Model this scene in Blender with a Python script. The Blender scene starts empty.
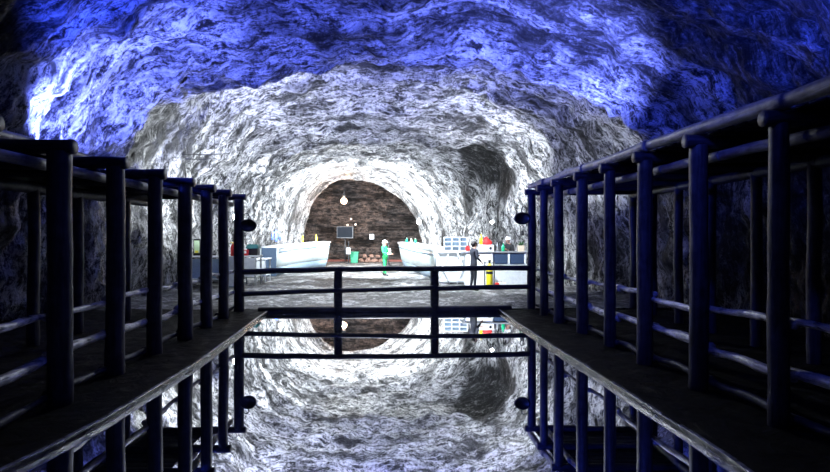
import bpy, bmesh, math, random
from mathutils import Vector, Matrix, noise
random.seed(7)
S = bpy.context.scene
C = S.collection
PI = math.pi
F = 553.0; EYE = 1.7; HZ = 237.0

# ---------------------------------------------------------------- helpers
def obj(name, bm, mat=None, parent=None, smooth=True, loc=None):
    me = bpy.data.meshes.new(name)
    bm.normal_update()
    bm.to_mesh(me); bm.free()
    if smooth:
        for p in me.polygons: p.use_smooth = True
    if mat is not None:
        for m in (mat if isinstance(mat, (list, tuple)) else [mat]): me.materials.append(m)
    o = bpy.data.objects.new(name, me); C.objects.link(o)
    if loc is not None: o.location = loc
    if parent is not None: o.parent = parent
    return o

def thing(name, label, cat, loc=(0, 0, 0), rz=0, group=None):
    o = bpy.data.objects.new(name, None); C.objects.link(o)
    o.location = loc; o.rotation_euler = (0, 0, rz); o.empty_display_size = .2
    o['label'] = label; o['category'] = cat
    if group: o['group'] = group
    return o

def tag(o, label, cat, group=None):
    o['label'] = label; o['category'] = cat
    if group: o['group'] = group
    return o

def struct(o):
    o['kind'] = 'structure'; return o

def dup(root, loc, rz=0, label=None, group=None):
    r = root.copy(); C.objects.link(r); r.location = loc; r.rotation_euler = (0, 0, rz)
    if label: r['label'] = label
    if group: r['group'] = group
    for ch in list(root.children):
        c = ch.copy(); C.objects.link(c); c.parent = r
        for g in ch.children:
            d = g.copy(); C.objects.link(d); d.parent = c
    return r

def box(bm, c, s, rz=0, bev=0.0, rot=None, mi=0):
    b2 = bmesh.new()
    bmesh.ops.create_cube(b2, size=1)
    for v in b2.verts: v.co = Vector((v.co.x * s[0], v.co.y * s[1], v.co.z * s[2]))
    if bev > 0:
        bmesh.ops.bevel(b2, geom=b2.edges[:], offset=bev, segments=2, profile=.5, affect='EDGES')
    M = Matrix.Translation(c) @ (rot.to_4x4() if rot is not None else Matrix.Rotation(rz, 4, 'Z'))
    bmesh.ops.transform(b2, matrix=M, verts=b2.verts[:])
    for f in b2.faces: f.material_index = mi
    join(bm, b2)

def join(bm, b2):
    mp = {}
    for v in b2.verts: mp[v] = bm.verts.new(v.co)
    for f in b2.faces:
        try:
            nf = bm.faces.new([mp[v] for v in f.verts]); nf.material_index = f.material_index
        except ValueError: pass
    b2.free()

def frame(d):
    d = d.normalized()
    up = Vector((0, 0, 1)) if abs(d.z) < .9 else Vector((1, 0, 0))
    a = d.cross(up).normalized(); b = a.cross(d).normalized()
    return a, b

def tube(bm, pts, rad, n=14, rough=0.0, seed=0, mi=0, caps=True, flat=1.0):
    """a round bar through pts; rad a number or a list; rough makes it knotty"""
    pts = [Vector(p) for p in pts]
    rs = rad if isinstance(rad, (list, tuple)) else [rad] * len(pts)
    rings = []
    a, b = frame(pts[1] - pts[0])
    for i, p in enumerate(pts):
        d = (pts[min(i + 1, len(pts) - 1)] - pts[max(i - 1, 0)]).normalized()
        a = (a - d * a.dot(d)).normalized(); b = d.cross(a).normalized()
        ring = []
        for k in range(n):
            t = 2 * PI * k / n
            q = p + (a * math.cos(t) + b * math.sin(t) * flat) * rs[i]
            if rough:
                nn = noise.noise(Vector((q.x * 2.6 + seed * 3.1, q.y * 2.6, q.z * 2.6 + seed)))
                n2 = noise.noise(Vector((q.x * 11 + seed, q.y * 11, q.z * 11)))
                q = p + (q - p) * (1 + rough * (nn * 1.3 + n2 * .6))
            ring.append(bm.verts.new(q))
        rings.append(ring)
    for i in range(len(rings) - 1):
        for k in range(n):
            f = bm.faces.new([rings[i][k], rings[i][(k + 1) % n], rings[i + 1][(k + 1) % n], rings[i + 1][k]])
            f.material_index = mi
    if caps:
        f = bm.faces.new(rings[0][::-1]); f.material_index = mi
        f = bm.faces.new(rings[-1]); f.material_index = mi
    return rings

def log_bm(p0, p1, r0, r1=None, seg=16, wob=.012, rough=.10, seed=0, n=16):
    bm = bmesh.new(); p0 = Vector(p0); p1 = Vector(p1)
    r1 = r0 if r1 is None else r1
    a, b = frame(p1 - p0); pts = []; rs = []
    for i in range(seg + 1):
        t = i / seg
        w1 = noise.noise(Vector((t * 2.3, seed * 7.7, 1.5))); w2 = noise.noise(Vector((t * 2.3, seed * 5.1, 9.5)))
        env = math.sin(PI * t) ** .5 if 0 < t < 1 else 0
        pts.append(p0.lerp(p1, t) + (a * w1 + b * w2) * wob * env * 3)
        rs.append((r0 + (r1 - r0) * t) * (.93 if i in (0, seg) else 1))
    # softened ends
    d = (p1 - p0).normalized()
    pts = [pts[0] , pts[0] + d * .012] + pts[1:-1] + [pts[-1] - d * .012, pts[-1]]
    rs = [rs[0], rs[0] / .93] + rs[1:-1] + [rs[-1] / .93, rs[-1]]
    tube(bm, pts, rs, n, rough, seed)
    return bm

def lathe(bm, prof, n=24, c=(0, 0, 0), mi=0):
    c = Vector(c); rings = []
    for r, z in prof:
        rings.append([bm.verts.new(c + Vector((r * math.cos(2 * PI * k / n), r * math.sin(2 * PI * k / n), z))) for k in range(n)])
    for i in range(len(rings) - 1):
        for k in range(n):
            f = bm.faces.new([rings[i][k], rings[i][(k + 1) % n], rings[i + 1][(k + 1) % n], rings[i + 1][k]]); f.material_index = mi
    f = bm.faces.new(rings[0][::-1]); f.material_index = mi
    f = bm.faces.new(rings[-1]); f.material_index = mi

# ---------------------------------------------------------------- materials
def nodemat(name):
    m = bpy.data.materials.new(name); m.use_nodes = True
    nt = m.node_tree
    return m, nt, nt.nodes, nt.links, nt.nodes['Principled BSDF']

def ramp(nt, stops, src):
    r = nt.nodes.new('ShaderNodeValToRGB')
    el = r.color_ramp.elements
    while len(el) < len(stops): el.new(.5)
    for e, (p, c) in zip(el, stops):
        e.position = p; e.color = (c[0], c[1], c[2], 1) if not isinstance(c, (int, float)) else (c, c, c, 1)
    nt.links.new(src, r.inputs['Fac']); return r

def mathn(nt, op, a, b=None, c=None):
    n = nt.nodes.new('ShaderNodeMath'); n.operation = op
    for i, x in enumerate((a, b, c)):
        if x is None: continue
        if isinstance(x, (int, float)): n.inputs[i].default_value = x
        else: nt.links.new(x, n.inputs[i])
    return n.outputs[0]

def noisen(nt, vec, scale, detail=6, rough=.6, dist=0.0, typ='FBM'):
    n = nt.nodes.new('ShaderNodeTexNoise'); n.noise_type = typ
    n.inputs['Scale'].default_value = scale; n.inputs['Detail'].default_value = detail
    n.inputs['Roughness'].default_value = rough; n.inputs['Distortion'].default_value = dist
    nt.links.new(vec, n.inputs['Vector']); return n.outputs['Fac']

def mapping(nt, vec, scale=(1, 1, 1), rot=(0, 0, 0)):
    m = nt.nodes.new('ShaderNodeMapping'); m.inputs['Scale'].default_value = scale; m.inputs['Rotation'].default_value = rot
    nt.links.new(vec, m.inputs['Vector']); return m.outputs[0]

def simple(name, col, rough=.6, bump=0.0, bscale=30, metal=0, var=.15, spec=.5, emit=None, estr=0):
    m, nt, N, L, P = nodemat(name)
    tc = N.new('ShaderNodeTexCoord')
    n = noisen(nt, tc.outputs['Object'], bscale, 4)
    c2 = tuple(max(0, x * (1 - var)) for x in col); c3 = tuple(min(1, x * (1 + var)) for x in col)
    r = ramp(nt, [(.3, c2), (.7, c3)], n)
    L.new(r.outputs[0], P.inputs['Base Color'])
    P.inputs['Roughness'].default_value = rough; P.inputs['Metallic'].default_value = metal
    P.inputs['Specular IOR Level'].default_value = spec
    if bump:
        b = N.new('ShaderNodeBump'); b.inputs['Strength'].default_value = bump; b.inputs['Distance'].default_value = .02
        L.new(n, b.inputs['Height']); L.new(b.outputs[0], P.inputs['Normal'])
    if emit:
        P.inputs['Emission Color'].default_value = (*emit, 1); P.inputs['Emission Strength'].default_value = estr
    return m

def rock_mat(name, stops_fine, stops_big, bumps=(1.0, .10), stretch=(.55, 3.2), tint=None, rough=.55, spec=.4):
    m, nt, N, L, P = nodemat(name)
    uv = N.new('ShaderNodeUVMap'); uv.uv_map = 'rock'
    tc = N.new('ShaderNodeTexCoord')
    warp = N.new('ShaderNodeTexNoise'); warp.inputs['Scale'].default_value = .35; warp.inputs['Detail'].default_value = 1
    L.new(uv.outputs[0], warp.inputs['Vector'])
    sub = N.new('ShaderNodeVectorMath'); sub.operation = 'SUBTRACT'; L.new(warp.outputs['Color'], sub.inputs[0]); sub.inputs[1].default_value = (.5, .5, .5)
    sc = N.new('ShaderNodeVectorMath'); sc.operation = 'SCALE'; L.new(sub.outputs[0], sc.inputs[0]); sc.inputs['Scale'].default_value = .7
    add = N.new('ShaderNodeVectorMath'); add.operation = 'ADD'; L.new(uv.outputs[0], add.inputs[0]); L.new(sc.outputs[0], add.inputs[1])
    v1 = mapping(nt, add.outputs[0], (stretch[0], stretch[1], 1), (0, 0, .15))
    v2 = mapping(nt, add.outputs[0], (stretch[0] * 1.1, stretch[1] * .9, 1), (0, 0, -.35))
    def chips(vec, scale):
        # short chisel facets: stretched cells, their outlines roughened by noise
        nz = nt.nodes.new('ShaderNodeTexNoise'); nz.inputs['Scale'].default_value = 3.0; nz.inputs['Detail'].default_value = 6; nz.inputs['Roughness'].default_value = .8
        L.new(tc.outputs['Object'], nz.inputs['Vector'])
        s1 = N.new('ShaderNodeVectorMath'); s1.operation = 'SCALE'; L.new(nz.outputs['Color'], s1.inputs[0]); s1.inputs['Scale'].default_value = .35
        a1 = N.new('ShaderNodeVectorMath'); a1.operation = 'ADD'; L.new(vec, a1.inputs[0]); L.new(s1.outputs[0], a1.inputs[1])
        vo = nt.nodes.new('ShaderNodeTexVoronoi'); vo.feature = 'F1'; vo.inputs['Scale'].default_value = scale
        L.new(a1.outputs[0], vo.inputs['Vector']); return vo.outputs['Distance'], vo.outputs['Color']
    c1, cc1 = chips(v1, 4.0)
    c2, cc2 = chips(v2, 9.0)
    sepc = N.new('ShaderNodeSeparateColor'); L.new(cc1, sepc.inputs[0])
    big = noisen(nt, mapping(nt, add.outputs[0], (.30, 1.0, 1)), 1.0, 6, .7)
    mid = noisen(nt, tc.outputs['Object'], 12, 10, .92)
    lump = noisen(nt, tc.outputs['Object'], 3.0, 10, .75)
    strk = noisen(nt, mapping(nt, add.outputs[0], (stretch[0] * .9, stretch[1] * 1.6, 1), (0, 0, .1)), 10.0, 8, .8)
    fine = noisen(nt, tc.outputs['Object'], 26, 8, .85)
    # colour : salt and dark marl seams
    f = mathn(nt, 'ADD', mathn(nt, 'MULTIPLY', strk, .42), mathn(nt, 'MULTIPLY', mid, .43))
    f = mathn(nt, 'ADD', f, mathn(nt, 'MULTIPLY', sepc.outputs[0], .05))
    f = mathn(nt, 'ADD', f, mathn(nt, 'MULTIPLY', c1, .10))
    f = mathn(nt, 'ADD', f, mathn(nt, 'MULTIPLY', mathn(nt, 'SUBTRACT', lump, .5), .30))
    f = mathn(nt, 'ADD', f, .03)
    r1 = ramp(nt, stops_fine, f)
    r2 = ramp(nt, stops_big, big)
    mx = N.new('ShaderNodeMix'); mx.data_type = 'RGBA'; mx.blend_type = 'MULTIPLY'; mx.inputs['Factor'].default_value = 1
    L.new(r1.outputs[0], mx.inputs['A']); L.new(r2.outputs[0], mx.inputs['B'])
    out = mx.outputs['Result']
    at = N.new('ShaderNodeAttribute'); at.attribute_name = 'dark_amt'     # where the rock takes the darker ramp
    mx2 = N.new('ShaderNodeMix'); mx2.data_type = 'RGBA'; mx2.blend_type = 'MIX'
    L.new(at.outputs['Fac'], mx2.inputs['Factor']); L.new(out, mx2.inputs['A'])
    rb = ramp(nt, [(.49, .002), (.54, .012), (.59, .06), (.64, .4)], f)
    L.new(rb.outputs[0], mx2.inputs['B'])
    L.new(mx2.outputs['Result'], P.inputs['Base Color'])
    P.inputs['Roughness'].default_value = rough; P.inputs['Specular IOR Level'].default_value = spec
    h = mathn(nt, 'ADD', mathn(nt, 'MULTIPLY', c1, .55), mathn(nt, 'MULTIPLY', mid, .9))
    h = mathn(nt, 'ADD', h, mathn(nt, 'MULTIPLY', c2, .25))
    h = mathn(nt, 'ADD', h, mathn(nt, 'MULTIPLY', lump, 1.3))
    h = mathn(nt, 'ADD', h, mathn(nt, 'MULTIPLY', strk, .5))
    h = mathn(nt, 'ADD', h, mathn(nt, 'MULTIPLY', fine, .12))
    b = N.new('ShaderNodeBump'); b.inputs['Strength'].default_value = bumps[0]; b.inputs['Distance'].default_value = bumps[1]
    L.new(h, b.inputs['Height']); L.new(b.outputs[0], P.inputs['Normal'])
    return m

M = {}
M['rock'] = rock_mat('salt_rock', [(.445, .002), (.485, .035), (.52, .30), (.57, .97)], [(.40, .10), (.54, 1.0)], (1.0, .28))
M['rock_back'] = rock_mat('brown_rock', [(.44, (.002, .002, .002)), (.51, (.03, .025, .023)), (.58, (.22, .17, .15))], [(.42, .10), (.52, 1.0)], (1.0, .3), stretch=(.6, 2.6))

def floor_mat():
    m, nt, N, L, P = nodemat('salt_floor')
    tc = N.new('ShaderNodeTexCoord')
    a = noisen(nt, mapping(nt, tc.outputs['Object'], (1, 1.0, 1)), 1.1, 8, .7, .8)
    b = noisen(nt, tc.outputs['Object'], 7.5, 12, .85)
    f = mathn(nt, 'ADD', mathn(nt, 'MULTIPLY', a, .45), mathn(nt, 'MULTIPLY', b, .55))
    r = ramp(nt, [(.44, .006), (.50, .07), (.55, .30), (.62, .7)], f)
    L.new(r.outputs[0], P.inputs['Base Color'])
    rr = ramp(nt, [(.4, .5), (.6, .8)], a); L.new(rr.outputs[0], P.inputs['Roughness'])
    bp = N.new('ShaderNodeBump'); bp.inputs['Strength'].default_value = .9; bp.inputs['Distance'].default_value = .12
    L.new(f, bp.inputs['Height']); L.new(bp.outputs[0], P.inputs['Normal'])
    return m
M['floor'] = floor_mat()

def wood_mat(name, lo, hi, rough=(.35, .6), bump=.5, along='Z', spec=.5):
    m, nt, N, L, P = nodemat(name)
    tc = N.new('ShaderNodeTexCoord')
    sc = {'Z': (9, 9, .9), 'Y': (9, .9, 9), 'X': (.9, 9, 9)}[along]
    a = noisen(nt, mapping(nt, tc.outputs['Object'], sc), 2.2, 7, .65, .7)
    b = noisen(nt, tc.outputs['Object'], 7, 4, .6)
    f = mathn(nt, 'ADD', mathn(nt, 'MULTIPLY', a, .6), mathn(nt, 'MULTIPLY', b, .4))
    r = ramp(nt, [(.38, lo), (.62, hi)], f); L.new(r.outputs[0], P.inputs['Base Color'])
    rr = ramp(nt, [(.3, rough[0]), (.7, rough[1])], a); L.new(rr.outputs[0], P.inputs['Roughness'])
    P.inputs['Specular IOR Level'].default_value = spec
    bp = N.new('ShaderNodeBump'); bp.inputs['Strength'].default_value = bump; bp.inputs['Distance'].default_value = .02
    L.new(f, bp.inputs['Height']); L.new(bp.outputs[0], P.inputs['Normal'])
    return m
M['post'] = wood_mat('dark_post_wood', (.012, .012, .02), (.06, .058, .08), spec=.25)
M['crosslog'] = wood_mat('dark_cross_log_wood', (.012, .012, .02), (.06, .058, .08), along='X', spec=.25)
M['longlog'] = wood_mat('grey_long_log_wood', (.05, .05, .06), (.30, .29, .30), along='Y', spec=.4)
M['beam'] = wood_mat('grey_beam_wood', (.04, .04, .05), (.22, .21, .22), along='Y', spec=.3)
M['rail'] = wood_mat('peeled_rail_wood', (.10, .095, .10), (.85, .82, .80), (.2, .42), .8, along='Y')
M['fence'] = wood_mat('dark_fence_wood', (.012, .012, .022), (.05, .05, .075), along='X', spec=.3)
M['board'] = wood_mat('dark_roof_boards', (.008, .008, .012), (.03, .03, .04), along='X', spec=.1)

def deck_mat():
    m, nt, N, L, P = nodemat('wet_dark_ground')
    tc = N.new('ShaderNodeTexCoord')
    a = noisen(nt, tc.outputs['Object'], 3.5, 9, .72, .8)
    r = ramp(nt, [(.40, .001), (.56, .005), (.72, .05)], a); L.new(r.outputs[0], P.inputs['Base Color']); P.inputs['Specular IOR Level'].default_value = .06
    rr = ramp(nt, [(.35, .45), (.6, .8)], a); L.new(rr.outputs[0], P.inputs['Roughness'])
    bp = N.new('ShaderNodeBump'); bp.inputs['Strength'].default_value = .9; bp.inputs['Distance'].default_value = .06
    L.new(a, bp.inputs['Height']); L.new(bp.outputs[0], P.inputs['Normal'])
    return m
M['deck'] = deck_mat()

def edge_mat():
    m, nt, N, L, P = nodemat('wet_edge_liner')
    tc = N.new('ShaderNodeTexCoord')
    a = noisen(nt, mapping(nt, tc.outputs['Object'], (1, 1, 5)), 3.0, 7, .65, .5)
    r = ramp(nt, [(.46, .003), (.58, .02), (.68, .30)], a); L.new(r.outputs[0], P.inputs['Base Color'])
    P.inputs['Roughness'].default_value = .22; P.inputs['Specular IOR Level'].default_value = .6
    bp = N.new('ShaderNodeBump'); bp.inputs['Strength'].default_value = .6; bp.inputs['Distance'].default_value = .03
    L.new(a, bp.inputs['Height']); L.new(bp.outputs[0], P.inputs['Normal'])
    return m
M['edge'] = edge_mat()
M['lip'] = simple('pale_highlight_lip', (.22, .22, .23), .25, .6, 9, var=.95)  # highlight along the kerb's top edge, painted as a pale strip

def water_mat():
    m, nt, N, L, P = nodemat('still_brine')
    gl = N.new('ShaderNodeBsdfGlossy'); gl.inputs['Roughness'].default_value = 0.0
    df = N.new('ShaderNodeBsdfDiffuse'); df.inputs['Color'].default_value = (.002, .003, .006, 1)
    lw = N.new('ShaderNodeLayerWeight'); lw.inputs['Blend'].default_value = .5
    r = ramp(nt, [(0.0, .10), (.40, .65), (.65, .92), (1.0, .98)], lw.outputs['Facing'])
    L.new(r.outputs[0], gl.inputs['Color'])
    ad = N.new('ShaderNodeAddShader'); L.new(gl.outputs[0], ad.inputs[0]); L.new(df.outputs[0], ad.inputs[1])
    tc = N.new('ShaderNodeTexCoord')
    w = noisen(nt, tc.outputs['Object'], 1.6, 3, .5)
    bp = N.new('ShaderNodeBump'); bp.inputs['Strength'].default_value = .10; bp.inputs['Distance'].default_value = .004
    L.new(w, bp.inputs['Height']); L.new(bp.outputs[0], gl.inputs['Normal'])
    L.new(ad.outputs[0], N['Material Output'].inputs['Surface'])
    return m
M['water'] = water_mat()
M['white'] = simple('white_paint', (.80, .83, .84), .45, .15, 8, var=.06)
M['offwhite'] = simple('off_white_board', (.62, .66, .68), .5, .1, 10, var=.1)
M['palegreenwhite'] = simple('pale_hull_white', (.66, .74, .73), .4, .1, 5, var=.08)
M['hullblue'] = simple('grey_blue_hull_band', (.20, .27, .33), .5, .1, 8)
M['endblue'] = simple('dark_grey_blue_end', (.05, .085, .14), .6)
M['navy'] = simple('navy_panel', (.03, .055, .11), .5)
M['paleblue'] = simple('pale_blue_panel', (.35, .48, .62), .5)
M['black'] = simple('black_plastic', (.012, .012, .014), .4)
M['darkgrey'] = simple('dark_grey_metal', (.04, .045, .05), .4, metal=.3)
M['steel'] = simple('pale_steel', (.5, .52, .55), .3, metal=.6)
M['red'] = simple('red_cloth', (.55, .02, .02), .6)
M['yellow'] = simple('yellow_enamel', (.75, .65, .03), .35)
M['green'] = simple('green_glass', (.02, .42, .20), .2)
M['binGreen'] = simple('green_bin_plastic', (.01, .18, .09), .45)
M['coverall'] = simple('green_coverall_cloth', (.008, .30, .085), .7, .3, 25)
M['jacket'] = simple('dark_blue_grey_cloth', (.012, .015, .028), .8, .3, 25)
M['trousers'] = simple('dark_trouser_cloth', (.008, .01, .018), .8, .2, 25)
M['blackcloth'] = simple('black_cloth', (.012, .013, .016), .8)
M['skin'] = simple('skin', (.50, .30, .21), .5)
M['hair'] = simple('dark_hair', (.015, .012, .01), .5)
M['boot'] = simple('black_boot', (.012, .012, .012), .5)
M['helmet'] = simple('white_helmet', (.85, .86, .86), .25, var=.03)
M['beige'] = simple('beige_card', (.60, .50, .36), .6)
M['leaf'] = simple('dark_leaf', (.03, .09, .03), .6)
M['teal'] = simple('teal_cloth', (.02, .16, .16), .6)
M['bluecloth'] = simple('blue_cloth', (.05, .10, .45), .7)
M['screen'] = simple('grey_screen_glass', (.010, .013, .018), .6, spec=.04)
M['palegreen'] = simple('pale_green_card', (.45, .60, .38), .5)
M['brownrock'] = simple('brown_rubble', (.17, .10, .075), .8, .8, 9, var=.5)
M['redearth'] = simple('red_brown_floor_trim', (.12, .035, .025), .8, .3, 9, var=.3)
def lampmat(name, col, s):
    return simple(name, (.9, .9, .9), .4, emit=col, estr=s)
M['lampW'] = lampmat('cold_white_lamp_glass', (.85, .93, 1.0), 60)
M['lampO'] = lampmat('warm_orange_lamp_glass', (1.0, .46, .16), 2.6)
M['lampO2'] = lampmat('small_warm_lamp_glass', (1.0, .55, .25), 1.8)
M['lampB'] = lampmat('blue_lamp_glass', (.05, .12, 1.0), 6)

# ---------------------------------------------------------------- the cavern
#      D     xl     xr    ztop  n
SEC = [(-5, -6.8, 6.4, 5.6, 2.6), (0, -6.9, 6.5, 5.7, 2.6), (6, -7.0, 6.8, 5.9, 2.7), (8.5, -7.3, 7.0, 6.15, 2.8), (9.6, -7.25, 7.0, 6.2, 2.8),
       (10.4, -8.1, 6.9, 6.2, 3.0), (11.4, -7.8, 6.7, 6.0, 3.0), (12.6, -7.3, 6.2, 5.62, 2.9), (13.0, -7.35, 6.25, 5.72, 3.0), (13.9, -7.6, 6.4, 6.2, 3.2), (15.5, -7.7, 6.1, 6.3, 3.1), (17, -7.5, 5.5, 6.1, 3.2), (19, -7.2, 4.9, 5.7, 3.4),
       (21.6, -6.6, 4.1, 5.15, 3.1), (22.2, -6.65, 4.1, 5.25, 3.1), (23.2, -7.5, 3.9, 5.7, 2.8), (25, -7.6, 3.3, 5.75, 2.7), (27, -7.6, 2.7, 5.75, 2.8), (30, -7.4, 1.8, 5.6, 2.6), (32.0, -7.1, 1.0, 5.35, 2.3), (33, -6.85, .6, 5.15, 2.2),
       (34, -7.0, .9, 5.3, 2.3), (35, -8.2, 2.2, 5.9, 2.6), (38.5, -8.6, 2.6, 6.0, 3)]
def sec(D):
    for i in range(len(SEC) - 1):
        if D <= SEC[i + 1][0]: break
    a, b = SEC[i], SEC[i + 1]
    t = min(1, max(0, (D - a[0]) / (b[0] - a[0]))); t = t * t * (3 - 2 * t) * .5 + t * .5
    return [a[k] + (b[k] - a[k]) * t for k in range(1, 5)]

def gauss(x, c, w): return math.exp(-((x - c) / w) ** 2)

def rock_point(u, D):
    xl, xr, zt, n = sec(D)
    th = PI * (1 - u); cs, sn = math.cos(th), math.sin(th)
    cx = (xl + xr) / 2; a = (xr - xl) / 2
    e = 2 / n
    sx = math.copysign(abs(cs) ** e, cs); sz = abs(sn) ** e
    zb = -.45
    x = cx + a * sx; z = zb + (zt - zb) * sz
    x -= .85 * gauss(D, 33, 2.2) * sz ** 3 * (1 - .5 * abs(cs))
    # outward normal of the arch
    nx = math.copysign(abs(sx) ** (n - 1), sx) / a; nz = abs(sz) ** (n - 1) / (zt - zb)
    l = math.hypot(nx, nz) or 1; nx /= l; nz /= l
    p = Vector((x, D, z))
    d = 0
    big = noise.fractal(Vector((x * .30, D * .34, z * .34 + 3)), 1.0, 2.1, 3)
    d += .30 * big
    s = u * 14
    # digging lifts: terraces that run round the arch, each with a lip towards the pool
    ph = D / 1.5 + 1.5 * noise.noise(Vector((s * .22, D * .12, 8))) + .35 * noise.noise(Vector((s * .9, D * .8, 2)))
    saw = ph - math.floor(ph)
    am = .5 + .5 * noise.noise(Vector((s * .4 + 9, D * .4, 1)))
    d += .42 * am * (saw if saw < .82 else (1 - saw) / .18 * .82) - .08
    fold = noise.noise(Vector((s * .35 + 5, D * .75 + .6 * noise.noise(Vector((s * .4, D * .3, 2))), 4.2)))
    d += .16 * (1 - 2 * abs(fold)) - .06
    q = Vector((x * 1.3, D * 1.7, z * 1.3))
    d += .13 * noise.ridged_multi_fractal(q, .9, 2.2, 5, 1.0, 2.0) - .13
    v = Vector((s * 1.3, D * 5.0 + 1.0 * noise.noise(Vector((s * .5, D * .4, 0))), 0))
    d += .06 * (1 - 2 * abs(noise.noise(v)))
    v = Vector((s * 3.0, D * 11 + 1.0 * noise.noise(Vector((s * .9, D * .9, 7))), 3))
    d += .03 * (1 - 2 * abs(noise.noise(v)))
    dark_amt = 0
    # scoop high on the right wall, coloured with the darker ramp
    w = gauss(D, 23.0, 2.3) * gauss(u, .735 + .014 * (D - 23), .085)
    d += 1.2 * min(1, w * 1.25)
    dark_amt = min(1, max(0, (w + .18 * noise.noise(Vector((s, D, 1))) - .22) * 9))
    # dark marl seams in the roof over the near pool
    if D < 12.2:
        k = .5 + noise.fractal(Vector((x * .55 + 4, D * .9, z * .5)), .9, 2.1, 4) + .9 * (u - .62) - .25 * max(0, D - 9.5)
        dark_amt = max(dark_amt, min(.90, max(0, k * 2.3)) * min(1, max(0, (u - .30) * 6)))
    if D > 33.2: dark_amt = 0
    fade = 1
    if 29 < D < 34.5: fade = .35
    d *= fade
    p.x += nx * d; p.z += nz * d
    return p, dark_amt

NU = 400
Ds = []
D = -5.0
while D < 38.5:
    Ds.append(D); D += (.25 if D < 5 else .06 if D < 18 else .09)
Ds.append(38.5)
us = []
for i in range(NU + 1):
    t = i / NU
    us.append(t)
# spread samples evenly along a middle section
_, _, = 0, 0
def even(us):
    pts = []; K = 2000
    prev = None; acc = [0]
    xl, xr, zt, n = sec(14)
    for i in range(K + 1):
        th = PI * (1 - i / K); e = 2 / n
        q = ((xr - xl) / 2 * math.copysign(abs(math.cos(th)) ** e, math.cos(th)), (zt + .45) * abs(math.sin(th)) ** e)
        if prev: acc.append(acc[-1] + math.hypot(q[0] - prev[0], q[1] - prev[1]))
        prev = q
    out = []; j = 0
    for t in us:
        s = t * acc[-1]
        while j < K - 1 and acc[j + 1] < s: j += 1
        out.append((j + (s - acc[j]) / max(1e-9, acc[j + 1] - acc[j])) / K)
    return out, acc[-1]
ue, arclen = even(us)
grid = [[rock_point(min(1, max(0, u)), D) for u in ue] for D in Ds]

def patch(name, i0, i1, rows, mat):
    j0, j1 = rows
    verts = []; uvs = []; dark_amt = []
    w = i1 - i0 + 1
    for j in range(j0, j1 + 1):
        for i in range(i0, i1 + 1):
            p, b = grid[j][i]; verts.append(p); uvs.append((us[i] * arclen, Ds[j])); dark_amt.append(b)
    faces = []
    for j in range(j1 - j0):
        for i in range(w - 1):
            a = j * w + i
            faces.append((a, a + 1, a + w + 1, a + w))
    me = bpy.data.meshes.new(name); me.from_pydata(verts, [], faces)
    uvl = me.uv_layers.new(name='rock')
    for l in me.loops: uvl.data[l.index].uv = uvs[l.vertex_index]
    at = me.attributes.new('dark_amt', 'FLOAT', 'POINT'); at.data.foreach_set('value', dark_amt)
    for p in me.polygons: p.use_smooth = True
    me.materials.append(mat)
    o = bpy.data.objects.new(name, me); C.objects.link(o)
    return struct(o)
jr = next(j for j, d in enumerate(Ds) if d >= 33.6)
a1, a2 = int(NU * .30), int(NU * .70)
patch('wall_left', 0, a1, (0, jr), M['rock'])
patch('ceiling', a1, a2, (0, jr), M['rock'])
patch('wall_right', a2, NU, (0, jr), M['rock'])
# the brown far chamber: sides and roof + end wall
patch('wall_side_chamber', 0, NU, (jr, len(Ds) - 1), M['rock_back'])
def sheet(name, x0, x1, z0, z1, Y, mat, nx=120, nz=70, amp=.35, flip=False):
    verts = []; uvs = []; faces = []
    for k in range(nz + 1):
        for i in range(nx + 1):
            x = x0 + (x1 - x0) * i / nx; z = z0 + (z1 - z0) * k / nz
            d = amp * noise.fractal(Vector((x * .5, z * .9, Y)), .9, 2.1, 5)
            d += .28 * math.floor(3 * noise.noise(Vector((x * .30 + .3 * noise.noise(Vector((x, z, 0))), z * 1.6, 3)))) + .25 * noise.noise(Vector((x * 1.4, z * .3, 5))) 
            verts.append((x, Y + d, z)); uvs.append((x, z))
    for k in range(nz):
        for i in range(nx):
            a = k * (nx + 1) + i; faces.append((a, a + 1, a + nx + 2, a + nx + 1))
    me = bpy.data.meshes.new(name); me.from_pydata(verts, [], faces)
    uvl = me.uv_layers.new(name='rock')
    for l in me.loops: uvl.data[l.index].uv = uvs[l.vertex_index]
    for p in me.polygons: p.use_smooth = True
    me.materials.append(mat); o = bpy.data.objects.new(name, me); C.objects.link(o); return struct(o)
sheet('wall_back', -10, 4, -.4, 7, 38.0, M['rock_back'])
sheet('wall_front', -9, 9, -.6, 7, -4.9, M['rock'], 60, 30)

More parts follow.
